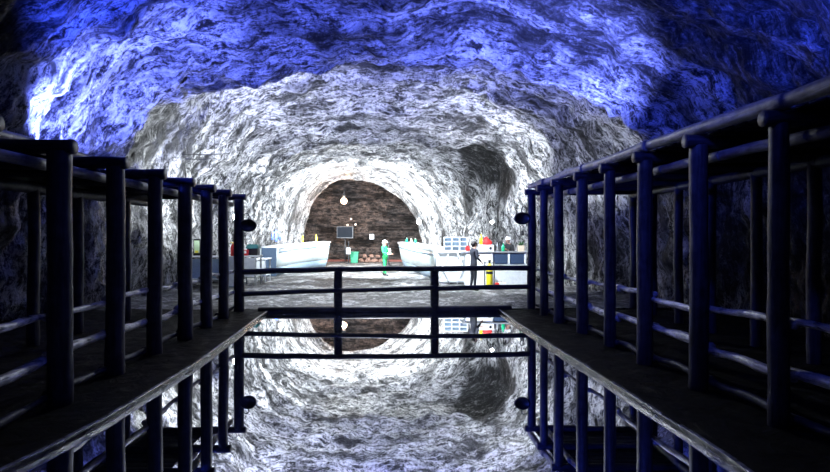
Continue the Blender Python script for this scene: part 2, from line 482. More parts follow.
# ---------------------------------------------------------------- ground, banks, water
LE = [(-5, -2.95), (3.0, -2.93), (3.9, -2.93), (4.39, -2.87), (5.02, -2.81), (6.03, -2.85), (7.0, -2.86), (7.86, -2.91), (9.5, -3.05), (11.2, -3.20), (12.35, -3.28)]
RE = [(-5, 2.35), (3.0, 2.35), (3.81, 2.35), (4.73, 2.33), (5.33, 2.28), (6.5, 2.22), (8.18, 2.10), (9.6, 2.02), (11.3, 1.93), (12.65, 1.90)]
def interp(T, D):
    if D <= T[0][0]: return T[0][1]
    for i in range(len(T) - 1):
        if D <= T[i + 1][0]:
            t = (D - T[i][0]) / (T[i + 1][0] - T[i][0]); return T[i][1] + (T[i + 1][1] - T[i][1]) * t
    return T[-1][1]
def bank(name, T, xo, side):
    verts = []; faces = []; ny = 220; nx = 50
    for j in range(ny + 1):
        D = -5 + (12.6 + 5) * j / ny
        xe = interp(T, D) + .015 * side
        for i in range(nx + 1):
            t = (i / nx) ** 1.3
            x = xe + (xo - xe) * t
            z = .050 + .02 * min(1, t * 12) * noise.fractal(Vector((x * 1.7, D * 1.7, 0)), .8, 2, 4) + .02 * noise.noise(Vector((x * 9, D * 9, 0))) * min(1, t * 12)
            if i == 0: z = .04
            verts.append((x, D, z))
    for j in range(ny):
        for i in range(nx):
            a = j * (nx + 1) + i
            f = (a, a + 1, a + nx + 2, a + nx + 1)
            faces.append(f if side > 0 else f[::-1])
    # skirt down below the water line
    n0 = len(verts)
    for j in range(ny + 1):
        v = verts[j * (nx + 1)]; verts.append((v[0], v[1], -.5))
    for j in range(ny):
        a = j * (nx + 1); b = (j + 1) * (nx + 1); f = (a, b, n0 + j + 1, n0 + j)
        faces.append(f if side > 0 else f[::-1])
    me = bpy.data.meshes.new(name); me.from_pydata(verts, [], faces)
    for p in me.polygons: p.use_smooth = True
    me.materials.append(M['deck']); o = bpy.data.objects.new(name, me); C.objects.link(o); return struct(o)
bank('floor_left', LE, -9, -1)
bank('floor_right', RE, 9, 1)

def edging(name, T, side):
    """thin shiny kerb board along the water"""
    bm = bmesh.new(); rings = []
    n = 150
    for j in range(n + 1):
        D = 1.0 + (T[-1][0] - 1.0 - .1) * j / n
        x = interp(T, D) + .02 * noise.noise(Vector((D * .9, side, 0))) + .008 * noise.noise(Vector((D * 4, side, 5)))
        zt = .056 + .008 * noise.noise(Vector((D * 1.3, side * 3, 2)))
        prof = [(-.012, -.3), (-.016, zt - .02), (-.008, zt), (.026, zt + .004), (.034, zt - .012), (.034, -.3)]
        rings.append([bm.verts.new((x + side * a, D, b)) for a, b in prof])
    for j in range(n):
        for k in range(5):
            f = [rings[j][k], rings[j][k + 1], rings[j + 1][k + 1], rings[j + 1][k]]
            bm.faces.new(f if side > 0 else f[::-1])
    bm.faces.new(rings[0]); bm.faces.new(rings[-1][::-1])
    bmesh.ops.recalc_face_normals(bm, faces=bm.faces[:])
    for f in bm.faces:
        c = f.calc_center_median()
        if c.z > .045 + .01: f.material_index = 1
    return struct(obj(name, bm, [M['edge'], M['lip']]))
edging('trim_1', LE, -1)
edging('trim_2', RE, 1)

bm = bmesh.new()
vs = [bm.verts.new(c) for c in ((-3.6, -4.4, 0), (2.8, -4.4, 0), (2.8, 12.78, 0), (-3.6, 12.42, 0))]
bm.faces.new(vs)
w = obj('pool_water', bm, M['water'], smooth=False); w['kind'] = 'stuff'
w['label'] = 'still dark water mirroring the cavern between the two banks'; w['category'] = 'water'

def far_floor():
    verts = []; faces = []; nx, ny = 170, 260
    for j in range(ny + 1):
        t = j / ny
        for i in range(nx + 1):
            x = -9.5 + 19 * i / nx
            D0 = 12.50 + (x + 3.9) * .05
            D = D0 + (39 - D0) * t ** 1.4
            z = .045 + .05 * noise.fractal(Vector((x * .9, D * .9, 7)), .8, 2, 5) * min(1, (D - D0) * 1.2)
            z += .03 * noise.noise(Vector((x * 3, D * 3, 7))) * min(1, (D - D0))
            if D > 22: z = .045 + (z - .045) * max(.25, 1 - (D - 22) / 5)
            verts.append((x, D, z))
    for j in range(ny):
        for i in range(nx):
            a = j * (nx + 1) + i; faces.append((a, a + 1, a + nx + 2, a + nx + 1))
    me = bpy.data.meshes.new('floor'); me.from_pydata(verts, [], faces)
    for p in me.polygons: p.use_smooth = True
    me.materials.append(M['floor']); o = bpy.data.objects.new('floor', me); C.objects.link(o); return struct(o)
far_floor()
# red-brown strip at the foot of the far wall
bm = bmesh.new(); box(bm, (-3.2, 37.1, .11), (9.6, .5, .16), bev=.03)
struct(obj('baseboard_back', bm, M['redearth']))

# ---------------------------------------------------------------- covered log walkways
def walkway(side, posts, ztop, outer, zo, label, seed, toplog_dx):
    """side -1 left, +1 right; posts [(D, x)] of the water side row"""
    o = thing('log_walkway', label, 'walkway', (posts[3][1], posts[3][0], .08))
    base = Vector(o.location)
    def part(name, bm, mat):
        for v in bm.verts: v.co -= base
        return obj(name, bm, mat, o)
    zc = ztop - .075                     # centre of the cross logs
    for i, (D, x) in enumerate(posts):
        r = (.104 if side < 0 else .093) + .008 * math.sin(i * 2.1 + seed)
        part('post', log_bm((x, D, .02), (x + .01 * math.sin(i), D, zc - .04), r * 1.04, r * .97, 18, .008, .06, seed + i), M['post'])
        xo = interp(outer, D)
        part('cross_log', log_bm((x - side * .15, D - .01, zc), (xo + side * .22, D, zc + .02), .075, .07, 16, .008, .06, seed + 40 + i), M['crosslog'])
    # the outer row stands on its own spacing
    for i, (D, x) in enumerate(outer):
        part('post', log_bm((x, D, .02), (x, D, zo + .1), .085, .08, 14, .012, .08, seed + 80 + i), M['post'])
    # rails pinned behind the posts, each one from post to post
    P = [(posts[0][0] - 1.15, posts[0][1] * 2 - posts[1][1])] + posts
    P = [(P[0][0] - 1.2, P[0][1])] + P
    for z, r, k in ((.93, .036, 0), (.51, .050, 1), (.13, .040, 2)):
        for i in range(len(P) - 1):
            (Da, xa), (Db, xb) = P[i], P[i + 1]
            off = side * (.115 + .02 * math.sin(i * 1.7 + k))
            j1 = .03 * math.sin(i * 2.3 + k + seed); j2 = .03 * math.sin(i * 1.9 + 2 * k + seed + 1)
            part('rail', log_bm((xa + off, Da - .06, z + j1), (xb + off, Db + .10, z + j2), r * 1.1, r * .9, 18, .014, .20, seed + 120 + i * 3 + k, 12), M['rail'] if k < 2 else M['post'])
    # posts out of the frame beside the camera so that the row goes on
    for i in (0, 1):
        D, x = P[i]
        r = .09
        part('post', log_bm((x, D, .02), (x, D, zc - .04), r, r, 12, .008, .06, seed + 200 + i), M['post'])
        part('cross_log', log_bm((x - side * .15, D, zc), (x + side * 2.4, D, zc), .075, .07, 12, .008, .06, seed + 210 + i), M['crosslog'])
    # beam under the cross logs, just behind the posts
    for i in range(len(P) - 1):
        (Da, xa), (Db, xb) = P[i], P[i + 1]
        off = side * .20
        part('beam', log_bm((xa + off, Da - .1, ztop - .24), (xb + off, Db + .1, ztop - .235), .056, .056, 10, .004, .05, seed + 300 + i, 12), M['beam'])
    for i in range(len(outer) - 1):
        (Da, xa), (Db, xb) = outer[i], outer[i + 1]
        part('beam', log_bm((xa, Da - .1, zo + .07), (xb, Db + .1, zo + .07), .08, .08, 10, .006, .05, seed + 320 + i, 12), M['crosslog'])
    bm = bmesh.new()
    for i in range(len(outer) - 1):
        (Da, xa), (Db, xb) = outer[i], outer[i + 1]
        for k in range(3):
            hh = (ztop - zo) / 3 - .004
            box(bm, ((xa + xb) / 2 + side * .10, (Da + Db) / 2, zo - .0 + (k + .5) * (ztop - zo) / 3), (.03, abs(Db - Da) + .02, hh), bev=.004)
    part('fascia', bm, M['board'])
    # long logs lying on the cross logs
    pts = [(D, x + toplog_dx) for D, x in P]
    for i in range(0, len(pts) - 1, 2):
        a = pts[i]; b = pts[min(i + 2, len(pts) - 1)]
        part('top_log', log_bm((a[1], a[0] - .12, ztop + (.06 if side > 0 else .05)), (b[1], b[0] + .12, ztop + (.06 if side > 0 else .05)), .073 if side > 0 else .055, .066 if side > 0 else .05, 22, .010, .10, seed + 340 + i), M['longlog'])
    # roof boards on the cross logs
    bm = bmesh.new()
    d = P[0][0] - .2; rnd = random.Random(seed)
    Dend = posts[-1][0] + .1
    while d < Dend:
        wv = rnd.uniform(.16, .24)
        xi = interp([(q[0], q[1]) for q in P], d) + side * (.10 if side > 0 else .2) + side * abs(toplog_dx)
        xo = interp(outer, d) + side * rnd.uniform(.12, .3)
        box(bm, ((xi + xo) / 2, d + wv / 2, ztop + .016), (abs(xo - xi), wv - .006, .028), bev=.004)
        d += wv
    part('roof', bm, M['board'])
    return o, part

LP = [(5.45, -3.50), (6.65, -3.61), (7.8, -3.67), (8.95, -3.72), (10.1, -3.80), (11.2, -3.87), (12.3, -3.91)]
RP = [(4.85, 3.19), (6.0, 3.07), (7.2, 2.99), (8.35, 2.94), (9.5, 2.88), (10.65, 2.77), (11.75, 2.74), (12.8, 2.69)]
LO = [(3.4, -5.75), (4.8, -5.75), (6.0, -5.78), (7.2, -5.8), (8.43, -5.82), (9.6, -5.85), (11.0, -5.75), (12.3, -5.72)]
RO = [(3.6, 5.35), (4.85, 5.3), (6.0, 5.25), (7.2, 5.2), (8.35, 5.15), (9.5, 5.1), (10.65, 5.08), (11.75, 5.06), (12.8, 5.05)]
wl, partL = walkway(-1, LP, 2.66, LO, 2.37, 'covered walkway of dark logs along the left bank, its roof stepping down into the distance', 1, -.60)
wr, partR = walkway(1, RP, 2.81, RO, 2.60, 'covered walkway of dark logs along the right bank, topped by a long blue-lit log', 11, -.01)

# round dark lamp heads on the end posts, facing the pool
def round_head(loc, s, label):
    t = thing('floodlight', label, 'floodlight', loc)
    bm = bmesh.new()
    n = 28; R = .185
    prof = [(.02, -.085), (.10, -.08), (.17, -.05), (R, -.01), (R, .035), (R - .03, .05), (R - .035, .03)]
    lathe(bm, prof, n)
    bmesh.ops.transform(bm, matrix=Matrix.Rotation(PI / 2 + .0, 4, 'X') @ Matrix.Rotation(0, 4, 'Y'), verts=bm.verts[:])
    for v in bm.verts: v.co.x += s * .22; v.co.z *= .78
    obj('housing', bm, M['black'], t)
    b2 = bmesh.new(); tube(b2, [(s * .08, 0, 0), (s * .2, 0, 0)], .03, 10)
    h_ = obj('bracket', b2, M['darkgrey'], t)
    b3 = bmesh.new(); tube(b3, [(s * .22, -.02, .12), (s * .24, 0, .20), (s * .2, 0, .27), (s * .09, 0, .24)], .012, 8)
    obj('cable', b3, M['darkgrey'], h_)
    return t
round_head((-3.91, 12.25, 1.7 + (237 - 225.5) * 12.3 / F), 1, 'round dark lamp head on the end post of the left walkway, beside the pool fence')
round_head((2.69, 12.75, 1.7 + (237 - 218.5) * 12.8 / F), -1, 'oval dark lamp head on the end post of the right walkway')

# ---------------------------------------------------------------- fence across the far end of the pool
fl = thing('log_fence', 'low dark log fence with two rails across the far end of the pool', 'fence', (-.6, 12.52, .02))
fb = Vector(fl.location)
def fpart(name, bm, mat):
    for v in bm.verts: v.co -= fb
    return obj(name, bm, mat, fl)
FP = [(-3.82, 12.32), (-1.73, 12.45), (.44, 12.55), (2.62, 12.78)]
for i, (x, y) in enumerate(FP[1:3]):
    fpart('post', log_bm((x, y, -.25), (x, y, 1.02), .098, .095, 12, .004, .05, 60 + i), M['fence'])
for k, (zz, r) in enumerate(((.985, .062), (.50, .055))):
    for i in range(3):
        a, b = FP[i], FP[i + 1]
        za = zz + (-.06 if i == 0 else 0) + (.07 if k and i == 2 else .0)*.5
        zb2 = zz + (.06 * (i > 0) if k else 0)
        fpart('rail', log_bm((a[0], a[1] - .07, za), (b[0], b[1] - .07, zb2), r, r * .95, 16, .006, .08, 70 + i + 3 * k), M['fence'])
bm = bmesh.new()
tube(bm, [(-3.5, 12.38, .05), (-1.7, 12.44, .06), (.4, 12.53, .055), (2.2, 12.66, .05)], .085, 14, .05, 3)
fpart('sill_log', bm, M['fence'])

# ---------------------------------------------------------------- white boat-shaped counters
def sweep_counter(name, label, path, zt, zb, w, lean, prow, bandmat=True, cat='counter'):
    """path: plan points along the front; the hull leans outwards to the top"""
    t = thing(name, label, cat, (path[len(path)//2][0], path[len(path)//2][1], .05))
    B = Vector(t.location)
    n = 40
    def pt(s):
        s *= len(path) - 1; i = min(int(s), len(path) - 2); f = s - i
        p0 = Vector(path[max(i - 1, 0)]); p1 = Vector(path[i]); p2 = Vector(path[i + 1]); p3 = Vector(path[min(i + 2, len(path) - 1)])
        return .5 * ((2 * p1) + (p2 - p0) * f + (2 * p0 - 5 * p1 + 4 * p2 - p3) * f * f + (3 * p1 - p0 - 3 * p2 + p3) * f ** 3)
    def build(profile, mat, nm):
        bm = bmesh.new(); rings = []
        for j in range(n + 1):
            s = j / n; p = pt(s); q = (pt(min(1, s + .01)) - pt(max(0, s - .01))).normalized()
            nr = Vector((q.y, -q.x))
            zt_ = zt[0] + (zt[1] - zt[0]) * s; zb_ = zb[0] + (zb[1] - zb[0]) * s ** 2
            taper = 1.0
            if prow: taper = max(.12, min(1, (1 - s) / .18) ** .6) if prow > 0 else max(.12, min(1, s / .18) ** .6)
            ring = []
            for a, b in profile:
                zz = zb_ + (zt_ - zb_) * b
                off = (a * w) * taper + lean * (b if a > -.2 else 0)
                ring.append(bm.verts.new(Vector((p.x + nr.x * off, p.y + nr.y * off, zz)) - B))
            rings.append(ring)
        m = len(profile)
        for j in range(n):
            for k in range(m):
                bm.faces.new([rings[j][k], rings[j][(k + 1) % m], rings[j + 1][(k + 1) % m], rings[j + 1][k]])
        bm.faces.new(rings[0]); bm.faces.new(rings[-1][::-1])
        bmesh.ops.recalc_face_normals(bm, faces=bm.faces[:])
        return obj(nm, bm, mat, t)
    h = build([(0, 0.30), (.02, .60), (.05, .93), (-.9, .93), (-.9, .30)], M['palegreenwhite'], 'hull')
    build([(-.12, 0.0), (-.02, .30), (-.85, .30), (-.85, 0.0)], M['hullblue'], 'base')
    build([(.09, .93), (.10, 1.0), (-.95, 1.0), (-.95, .93)], M['white'], 'top')
    build([(.045, .78), (.075, .80), (.075, .835), (.045, .84), (.0, .82)], M['hullblue'], 'rub_rail')
    return t
sweep_counter('boat_counter', 'long white boat-shaped counter curving along the left cave wall', [(-5.88, 23.3), (-5.8, 24.6), (-5.75, 26.2), (-5.3, 28.6), (-4.85, 30.6)], (1.28, 1.46), (.05, .08), .75, .12, 0)
bc = bpy.data.objects['boat_counter']
bm = bmesh.new(); box(bm, (-6.13 - bc.location.x, 23.22 - bc.location.y, .60), (.62, .09, 1.20), bev=.02); obj('end_panel', bm, M['endblue'], bc, False)['label'] = 'grey blue end panel'
sweep_counter('boat_counter', 'bright white boat-shaped counter with a pointed prow right of the person in green', [(-.72, 30.6), (-.45, 28.0), (-.02, 25.4), (.45, 22.6), (.85, 20.6)], (1.42, 1.26), (.05, .05), .9, .15, 0)

# little posts on the left counter's rim
for k, (px, py, D) in enumerate(((306, 243, 28.3), (319.5, 241, 30.2))):
    x = (px - 415) * D / F
    bm = bmesh.new(); lathe(bm, [(.05, 0), (.055, .03), (.045, .06), (.045, .26), (.03, .28), (.02, .34), (.02, .36)], 14)
    z0 = 1.28 + (1.46 - 1.28) * ((D - 23.3) / 7.3)
    o = obj('bottle', bm, M['yellow'], loc=(x - .18, D, z0 + .012))
    tag(o, ('nearer' if k == 0 else 'farther') + ' of two small yellow bottles on the left boat-shaped counter', 'bottle', 'yellow bottles on the left counter')

# ---------------------------------------------------------------- right-hand stall: counter, tables, cabinet
ct = thing('display_counter', 'long white stall counter with navy panels at its right end', 'counter', (2.75, 18.6, .05))
bm = bmesh.new(); box(bm, (0, .35, 1.14), (2.3, .85, .05), bev=.01); obj('worktop', bm, M['steel'], ct, False)
bm = bmesh.new(); box(bm, (-.62, .34, .555), (.84, .75, 1.11), bev=.01); obj('front_panel', bm, M['white'], ct, False)
bm = bmesh.new(); box(bm, (.47, .34, .36), (1.32, .75, .72), bev=.01); obj('front_panel', bm, M['offwhite'], ct, False)
for i, x in enumerate((.13, .68)):
    bm = bmesh.new(); box(bm, (x, -.02, .92), (.46, .03, .34), bev=.008)
    obj('panel', bm, M['navy'], ct, False)['label'] = 'navy blue panel'
bm = bmesh.new()
for x in (-.17, .40, .95): box(bm, (x, -.02, .92), (.05, .05, .40), bev=.004)
box(bm, (.4, .37, .92), (1.1, .6, .38))
obj('frame', bm, M['white'], ct, False)
ctop = .05 + 1.165

def at(px, D): return (px - 415) * D / F
# white box with a dark knob on the counter
t = thing('equipment_box', 'low white box with a round black dial on the stall counter', 'box', (at(486.5, 18.6), 18.75, ctop))
bm = bmesh.new(); box(bm, (0, 0, .11), (.50, .34, .22), bev=.012); obj('case', bm, M['white'], t, False)
bm = bmesh.new(); lathe(bm, [(.045, 0), (.045, .02), (.03, .03)], 16)
bmesh.ops.transform(bm, matrix=Matrix.Translation((.13, -.17, .11)) @ Matrix.Rotation(PI / 2, 4, 'X'), verts=bm.verts[:])
obj('dial', bm, M['black'], bpy.data.objects['case'])
# red cap-like bag on the box
t = thing('red_bag', 'peaked red cloth bag on top of the white box', 'bag', (at(487, 18.7), 18.75, ctop + .222))
bm = bmesh.new()
prof = [(.15, .0), (.165, .04), (.15, .10), (.11, .17), (.07, .23), (.03, .27)]
lathe(bm, prof, 20)
for v in bm.verts: v.co.y *= .6; v.co.x += .03 * math.sin(v.co.z * 20)
obj('bag_body', bm, M['red'], t)
bm = bmesh.new(); tube(bm, [(-.03, 0, .25), (-.03, 0, .33), (.0, 0, .36), (.03, 0, .33), (.03, 0, .25)], .010, 8); obj('handle', bm, M['black'], t)

def bottle(loc, r, h, mat, capmat, label, group=None, name='bottle'):
    t = thing(name, label, 'bottle', loc, 0, group)
    bm = bmesh.new()
    lathe(bm, [(r * .9, 0), (r, h * .03), (r, h * .58), (r * .8, h * .68), (r * .38, h * .78), (r * .34, h * .9)], 18); g_ = obj('glass', bm, mat, t)
    bm = bmesh.new(); lathe(bm, [(r * .42, h * .9), (r * .42, h * .99), (r * .3, h)], 14); obj('cap', bm, capmat, g_)
    return t
bottle((at(481, 18.7), 18.70, ctop + .222), .055, .36, M['yellow'], M['yellow'], 'yellow bottle left of the red bag on the white box')
for k, (px, dy) in enumerate(((495.5, .1), (498, .16), (500.2, .05))):
    bottle((at(px, 18.8), 18.8 + dy, ctop), .035, .30 + .03 * k, M['darkgrey'] if k != 1 else M['steel'], M['black'],
           ('leftmost', 'middle', 'rightmost')[k] + ' of three slim grey bottles right of the white box', 'slim grey bottles on the stall counter')
bottle((at(502.8, 18.7), 18.62, ctop), .06, .28, M['green'], M['green'], 'bright green bottle on the stall counter in front of the dark-dressed vendor')
# beige box with leafy sprigs
t = thing('planter', 'beige square planter with dark leaves at the right end of the stall counter', 'planter', (at(521, 18.7), 18.7, ctop))
bm = bmesh.new(); box(bm, (0, 0, .10), (.20, .18, .20), bev=.01); obj('planter_box', bm, M['beige'], t, False)
bm = bmesh.new(); rnd = random.Random(4)
for k in range(26):
    a = rnd.uniform(0, 2 * PI); rr = rnd.uniform(.02, .12); h = rnd.uniform(.22, .36)
    p = Vector((rr * math.cos(a) * .4, rr * math.sin(a) * .4, .19)); q = Vector((rr * math.cos(a), rr * math.sin(a), h))
    tube(bm, [p, (p + q) / 2 + Vector((0, 0, .02)), q], [.006, .016, .003], 6)
obj('leaves', bm, M['leaf'], t)
# gas cylinder before the counter
t = thing('gas_cylinder', 'yellow and black gas cylinder standing in front of the white stall counter', 'cylinder', (at(489.5, 18.1), 18.1, .05))
bm = bmesh.new(); lathe(bm, [(.09, 0), (.11, .03), (.11, .50), (.11, .62), (.09, .70), (.05, .75), (.03, .78)], 20); obj('tank', bm, M['yellow'], t)
bm = bmesh.new(); lathe(bm, [(.113, .44), (.116, .45), (.116, .52), (.113, .53)], 20); obj('band', bm, M['black'], t)
bm = bmesh.new(); lathe(bm, [(.03, .78), (.03, .84), (.05, .85), (.05, .89), (.02, .9)], 14); obj('valve', bm, M['darkgrey'], t)
for s in (-1, 1):
    bm = bmesh.new(); tube(bm, [(s * .15, .02, 0), (s * .155, .02, .5), (s * .15, .02, .85)], .022, 8); obj('stand_bar', bm, M['darkgrey'], t)
bm = bmesh.new(); tube(bm, [(-.15, .02, .8), (.15, .02, .8)], .014, 8); tube(bm, [(-.15, .02, .06), (.15, .02, .06)], .014, 8); obj('stand_bar', bm, M['darkgrey'], t)
# cartons on the floor
for k, (px, w_, h_, mt, lb) in enumerate(((497.2, .12, .15, 'red', 'small red carton on the floor right of the gas cylinder'), (502.5, .22, .17, 'white', 'small white carton on the floor at the foot of the stall counter'))):
    t = thing('carton', lb, 'carton', (at(px, 18.1), 18.15, .05), .15 * k)
    bm = bmesh.new(); box(bm, (0, 0, h_ / 2), (w_, .18, h_), bev=.006); g_ = obj('carton_body', bm, M[mt], t, False)
    bm = bmesh.new(); box(bm, (0, 0, h_ + .006), (w_ * .9, .05, .008)); obj('tape', bm, M['beige'], g_, False)

# white cabinet with open shelves on a white trestle table
tt = thing('trestle_table', 'white trestle table with crossed legs left of the person in the dark jacket', 'table', (at(455, 19.6) - .06, 19.9, .05))
bm = bmesh.new(); box(bm, (0, 0, 1.12), (1.25, .7, .05), bev=.01); obj('tabletop', bm, M['white'], tt, False)
for s in (-1, 1):
    for k in (-1, 1):
        bm = bmesh.new(); tube(bm, [(s * .36 - k * .22, -.28 , 0), (s * .36 + k * .22, -.28 + .03 * k, 1.1)], .026, 8); obj('leg', bm, M['white'], tt)
bm = bmesh.new(); box(bm, (0, -.28, .12), (1.15, .04, .05)); box(bm, (0, -.18, .55), (1.2, .03, 1.08)); obj('brace', bm, M['offwhite'], tt, False)
cb = thing('shelf_unit', 'low white open shelf unit with three dark slots on the trestle table', 'shelf', (at(456, 19.8), 20.0, .05 + 1.147))
bm = bmesh.new()
for z in (.015, .17, .34, .49): box(bm, (0, 0, z), (.86, .26, .03), bev=.004)
for x in (-.42, -.14, .14, .42): box(bm, (x, 0, .25), (.03, .26, .46), bev=.004)
obj('carcass', bm, M['white'], cb, False)
bm = bmesh.new(); box(bm, (0, .12, .25), (.84, .02, .46)); obj('back_panel', bm, M['paleblue'], cb, False)
# beakers on top of the prow counter
for k, (px, D, mt) in enumerate(((404.5, 29.2, 'green'), (409, 28.3, 'palegreen'), (413, 27.6, 'green'))):
    zt = 1.42 - (30.6 - D) / 10 * .16
    bottle((at(px, D) + .12, D, zt + .002), .06, .26, M[mt], M['white'], ('leftmost', 'middle', 'rightmost')[k] + ' of three greenish bottles at the prow of the bright white counter', 'bottles on the prow counter')
# red and white first aid sort of bag on the shelf unit end
bm = bmesh.new(); lathe(bm, [(.07, 0), (.085, .04), (.08, .12), (.05, .18), (.02, .2)], 16)
tag(obj('pouch', bm, M['red'], loc=(at(468.0, 19.6), 19.72, .05 + 1.147)), 'small red pouch on the trestle table behind the person in the dark jacket', 'pouch')

# wire shelf figure on the wall behind: tall dark lantern
t = thing('lantern', 'tall black lantern hanging on the rock behind the beige planter', 'lantern', (at(521.5, 19.4), 19.3, 1.75))
bm = bmesh.new(); tube(bm, [(-.0, 0, .36), (.05, 0, .33), (.07, 0, .25), (.05, 0, .15)], .014, 8); tube(bm, [(0, 0, .36), (-.05, 0, .33), (-.07, 0, .25), (-.05, 0, .15)], .014, 8); obj('hoop', bm, M['black'], t)
bm = bmesh.new(); lathe(bm, [(.05, 0), (.07, .03), (.07, .13), (.04, .17)], 14); obj('lamp_body', bm, M['black'], t)
bm = bmesh.new(); tube(bm, [(0, 0, -.50), (0, 0, .02)], .012, 8); obj('pole', bm, M['black'], t)

# ---------------------------------------------------------------- left-hand tables
def side_table(label, x, y, w, h, mat, rz=0):
    t = thing('display_table', label, 'table', (x, y, .05), rz)
    bm = bmesh.new(); box(bm, (0, 0, h - .02), (w, .8, .045), bev=.01); obj('tabletop', bm, M['white'], t, False)
    bm = bmesh.new(); box(bm, (0, -.36, h * .62), (w - .1, .03, h * .6), bev=.006); obj('front_panel', bm, mat, t, False)
    for sx in (-1, 1):
        for sy in (-1, 1):
            bm = bmesh.new(); box(bm, (sx * (w / 2 - .06), sy * .34, (h - .04) / 2), (.05, .05, h - .04), bev=.005); obj('leg', bm, M['steel'], t, False)
    bm = bmesh.new(); box(bm, (0, 0, h * .28), (w - .12, .7, .03)); obj('shelf', bm, M['white'], t, False)
    return t
h1 = 1.7 - 19 * 18 / F - .05
side_table('white-topped table with a pale blue front seen between the left walkway posts', at(206, 18), 18, 1.5, h1, M['paleblue'])
side_table('white table with a lower shelf just right of the left walkway end post', at(251, 19.2), 19.2, .62, h1 - .02, M['offwhite'])
side_table('small low white table between the round lamp head and the left boat-shaped counter', at(263.5, 20.6), 20.6, .42, .86, M['offwhite'])
ztl = .05 + h1 + .003
# framed pale green poster standing on the first table
t = thing('display_board', 'black framed pale green board standing on the pale blue fronted table', 'board', (at(197, 17.9), 17.9, ztl))
bm = bmesh.new(); box(bm, (0, 0, .28), (.22, .03, .54), bev=.005); obj('board_frame', bm, M['black'], t, False)
bm = bmesh.new(); box(bm, (0, -.018, .30), (.17, .012, .40)); po = obj('poster', bm, M['palegreen'], bpy.data.objects['board_frame'], False)
bm = bmesh.new(); box(bm, (0, -.026, .14), (.10, .008, .07)); obj('yellow_tag', bm, M['yellow'], t, False)
# clutter of equipment on the second table
t = thing('tool_case', 'dark case with a teal cloth over it on the shelved white table', 'case', (at(253.5, 19.3), 19.3, ztl - .02))
bm = bmesh.new(); box(bm, (0, 0, .17), (.36, .30, .34), bev=.02); obj('case_body', bm, M['black'], t, False)
bm = bmesh.new()
for i in range(9):
    x0 = -.17 + .34 * i / 8
pts = []
b2 = bmesh.new(); bmesh.ops.create_grid(b2, x_segments=14, y_segments=12, size=.5)
for v in b2.verts:
    x, y = v.co.x * .44, v.co.y * .40
    ed = max(abs(x) - .17, abs(y) - .14, 0)
    v.co = Vector((x, y, .362 + .05 * noise.noise(Vector((x * 7, y * 7, 1))) * .5 - ed * 2.2 + .015))
bmesh.ops.solidify(b2, geom=b2.faces[:], thickness=.012); bm.free()
obj('cloth', b2, M['teal'], t)
t = thing('toolbox', 'small red and white box at the left end of the shelved white table', 'box', (at(246.8, 19.1), 19.0, ztl - .02))
bm = bmesh.new(); box(bm, (0, 0, .10), (.16, .2, .2), bev=.015); obj('box_body', bm, M['red'], t, False)
bm = bmesh.new(); box(bm, (.0, -.105, .12), (.09, .012, .09)); obj('panel', bm, M['white'], t, False)
t = thing('fire_extinguisher', 'red fire extinguisher seen between the last two posts of the left walkway', 'extinguisher', (at(234.0, 18), 17.9, ztl))
bm = bmesh.new(); lathe(bm, [(.06, 0), (.07, .03), (.07, .30), (.04, .37), (.025, .40)], 16); obj('tank', bm, M['red'], t)
bm = bmesh.new(); lathe(bm, [(.03, .40), (.03, .44), (.01, .45)], 10); tube(bm, [(0, 0, .43), (-.09, 0, .45)], .012, 6); obj('nozzle', bm, M['yellow'], t)
# the fire extinguisher stands on a narrow plinth
t = thing('plinth', 'narrow white plinth under the red fire extinguisher', 'plinth', (at(234.0, 18), 17.9, .05))
bm = bmesh.new(); box(bm, (0, 0, (h1) / 2), (.24, .24, h1), bev=.01); obj('plinth_body', bm, M['offwhite'], t, False)
bm = bmesh.new(); box(bm, (0, 0, .04), (.27, .27, .08), bev=.01); obj('plinth_foot', bm, M['hullblue'], t, False)
# blue overall hanging on the wall
t = thing('blue_jacket', 'blue jacket hanging on the rock above the left boat-shaped counter', 'jacket', (at(274, 24.2), 24.6, 1.5))
bm = bmesh.new()
rings = tube(bm, [(0, 0, 0), (0, 0, .15), (.01, 0, .30), (0, 0, .42), (0, 0, .5)], [.12, .13, .12, .14, .06], 14, .12, 5, flat=.5)
obj('jacket_body', bm, M['bluecloth'], t)
for s in (-1, 1):
    bm = bmesh.new(); tube(bm, [(s * .10, 0, .43), (s * .16, -.01, .30), (s * .17, -.02, .08)], [.045, .045, .04], 10, .1, 3); obj('sleeve', bm, M['bluecloth'], t)

# ---------------------------------------------------------------- far chamber furniture
t = thing('television', 'dark flat screen on a stand against the brown far wall', 'television', (at(345, 36), 36.0, .05))
bm = bmesh.new(); box(bm, (0, 0, 1.95), (1.08, .07, .78), bev=.015); obj('casing', bm, M['black'], t, False)
bm = bmesh.new(); box(bm, (0, -.04, 1.96), (.98, .012, .68)); obj('screen', bm, M['screen'], bpy.data.objects['casing'], False)
bm = bmesh.new(); tube(bm, [(0, .05, .03), (0, .05, 1.9)], .035, 10); obj('pole', bm, M['darkgrey'], t)
bm = bmesh.new(); box(bm, (0, .05, .02), (.6, .45, .04), bev=.01); obj('base', bm, M['darkgrey'], t, False)
def sign_post(px, D, label):
    t = thing('sign_post', label, 'sign', (at(px, D), D, .05))
    bm = bmesh.new(); tube(bm, [(0, .03, .02), (0, .03, 1.30)], .03, 10); obj('pole', bm, M['darkgrey'], t)
    bm = bmesh.new(); lathe(bm, [(.18, 0), (.18, .03), (.05, .05)], 18); obj('base', bm, M['darkgrey'], t)
    bm = bmesh.new(); box(bm, (0, -.01, .80), (.26, .03, .36), bev=.008); obj('sign_board', bm, M['white'], t, False)
    bm = bmesh.new(); lathe(bm, [(.05, 1.28), (.06, 1.32), (.04, 1.38), (.01, 1.4)], 12); obj('finial', bm, M['black'], t)
    return t
sign_post(348.5, 33.8, 'small white sign on a pole left of the green bin')
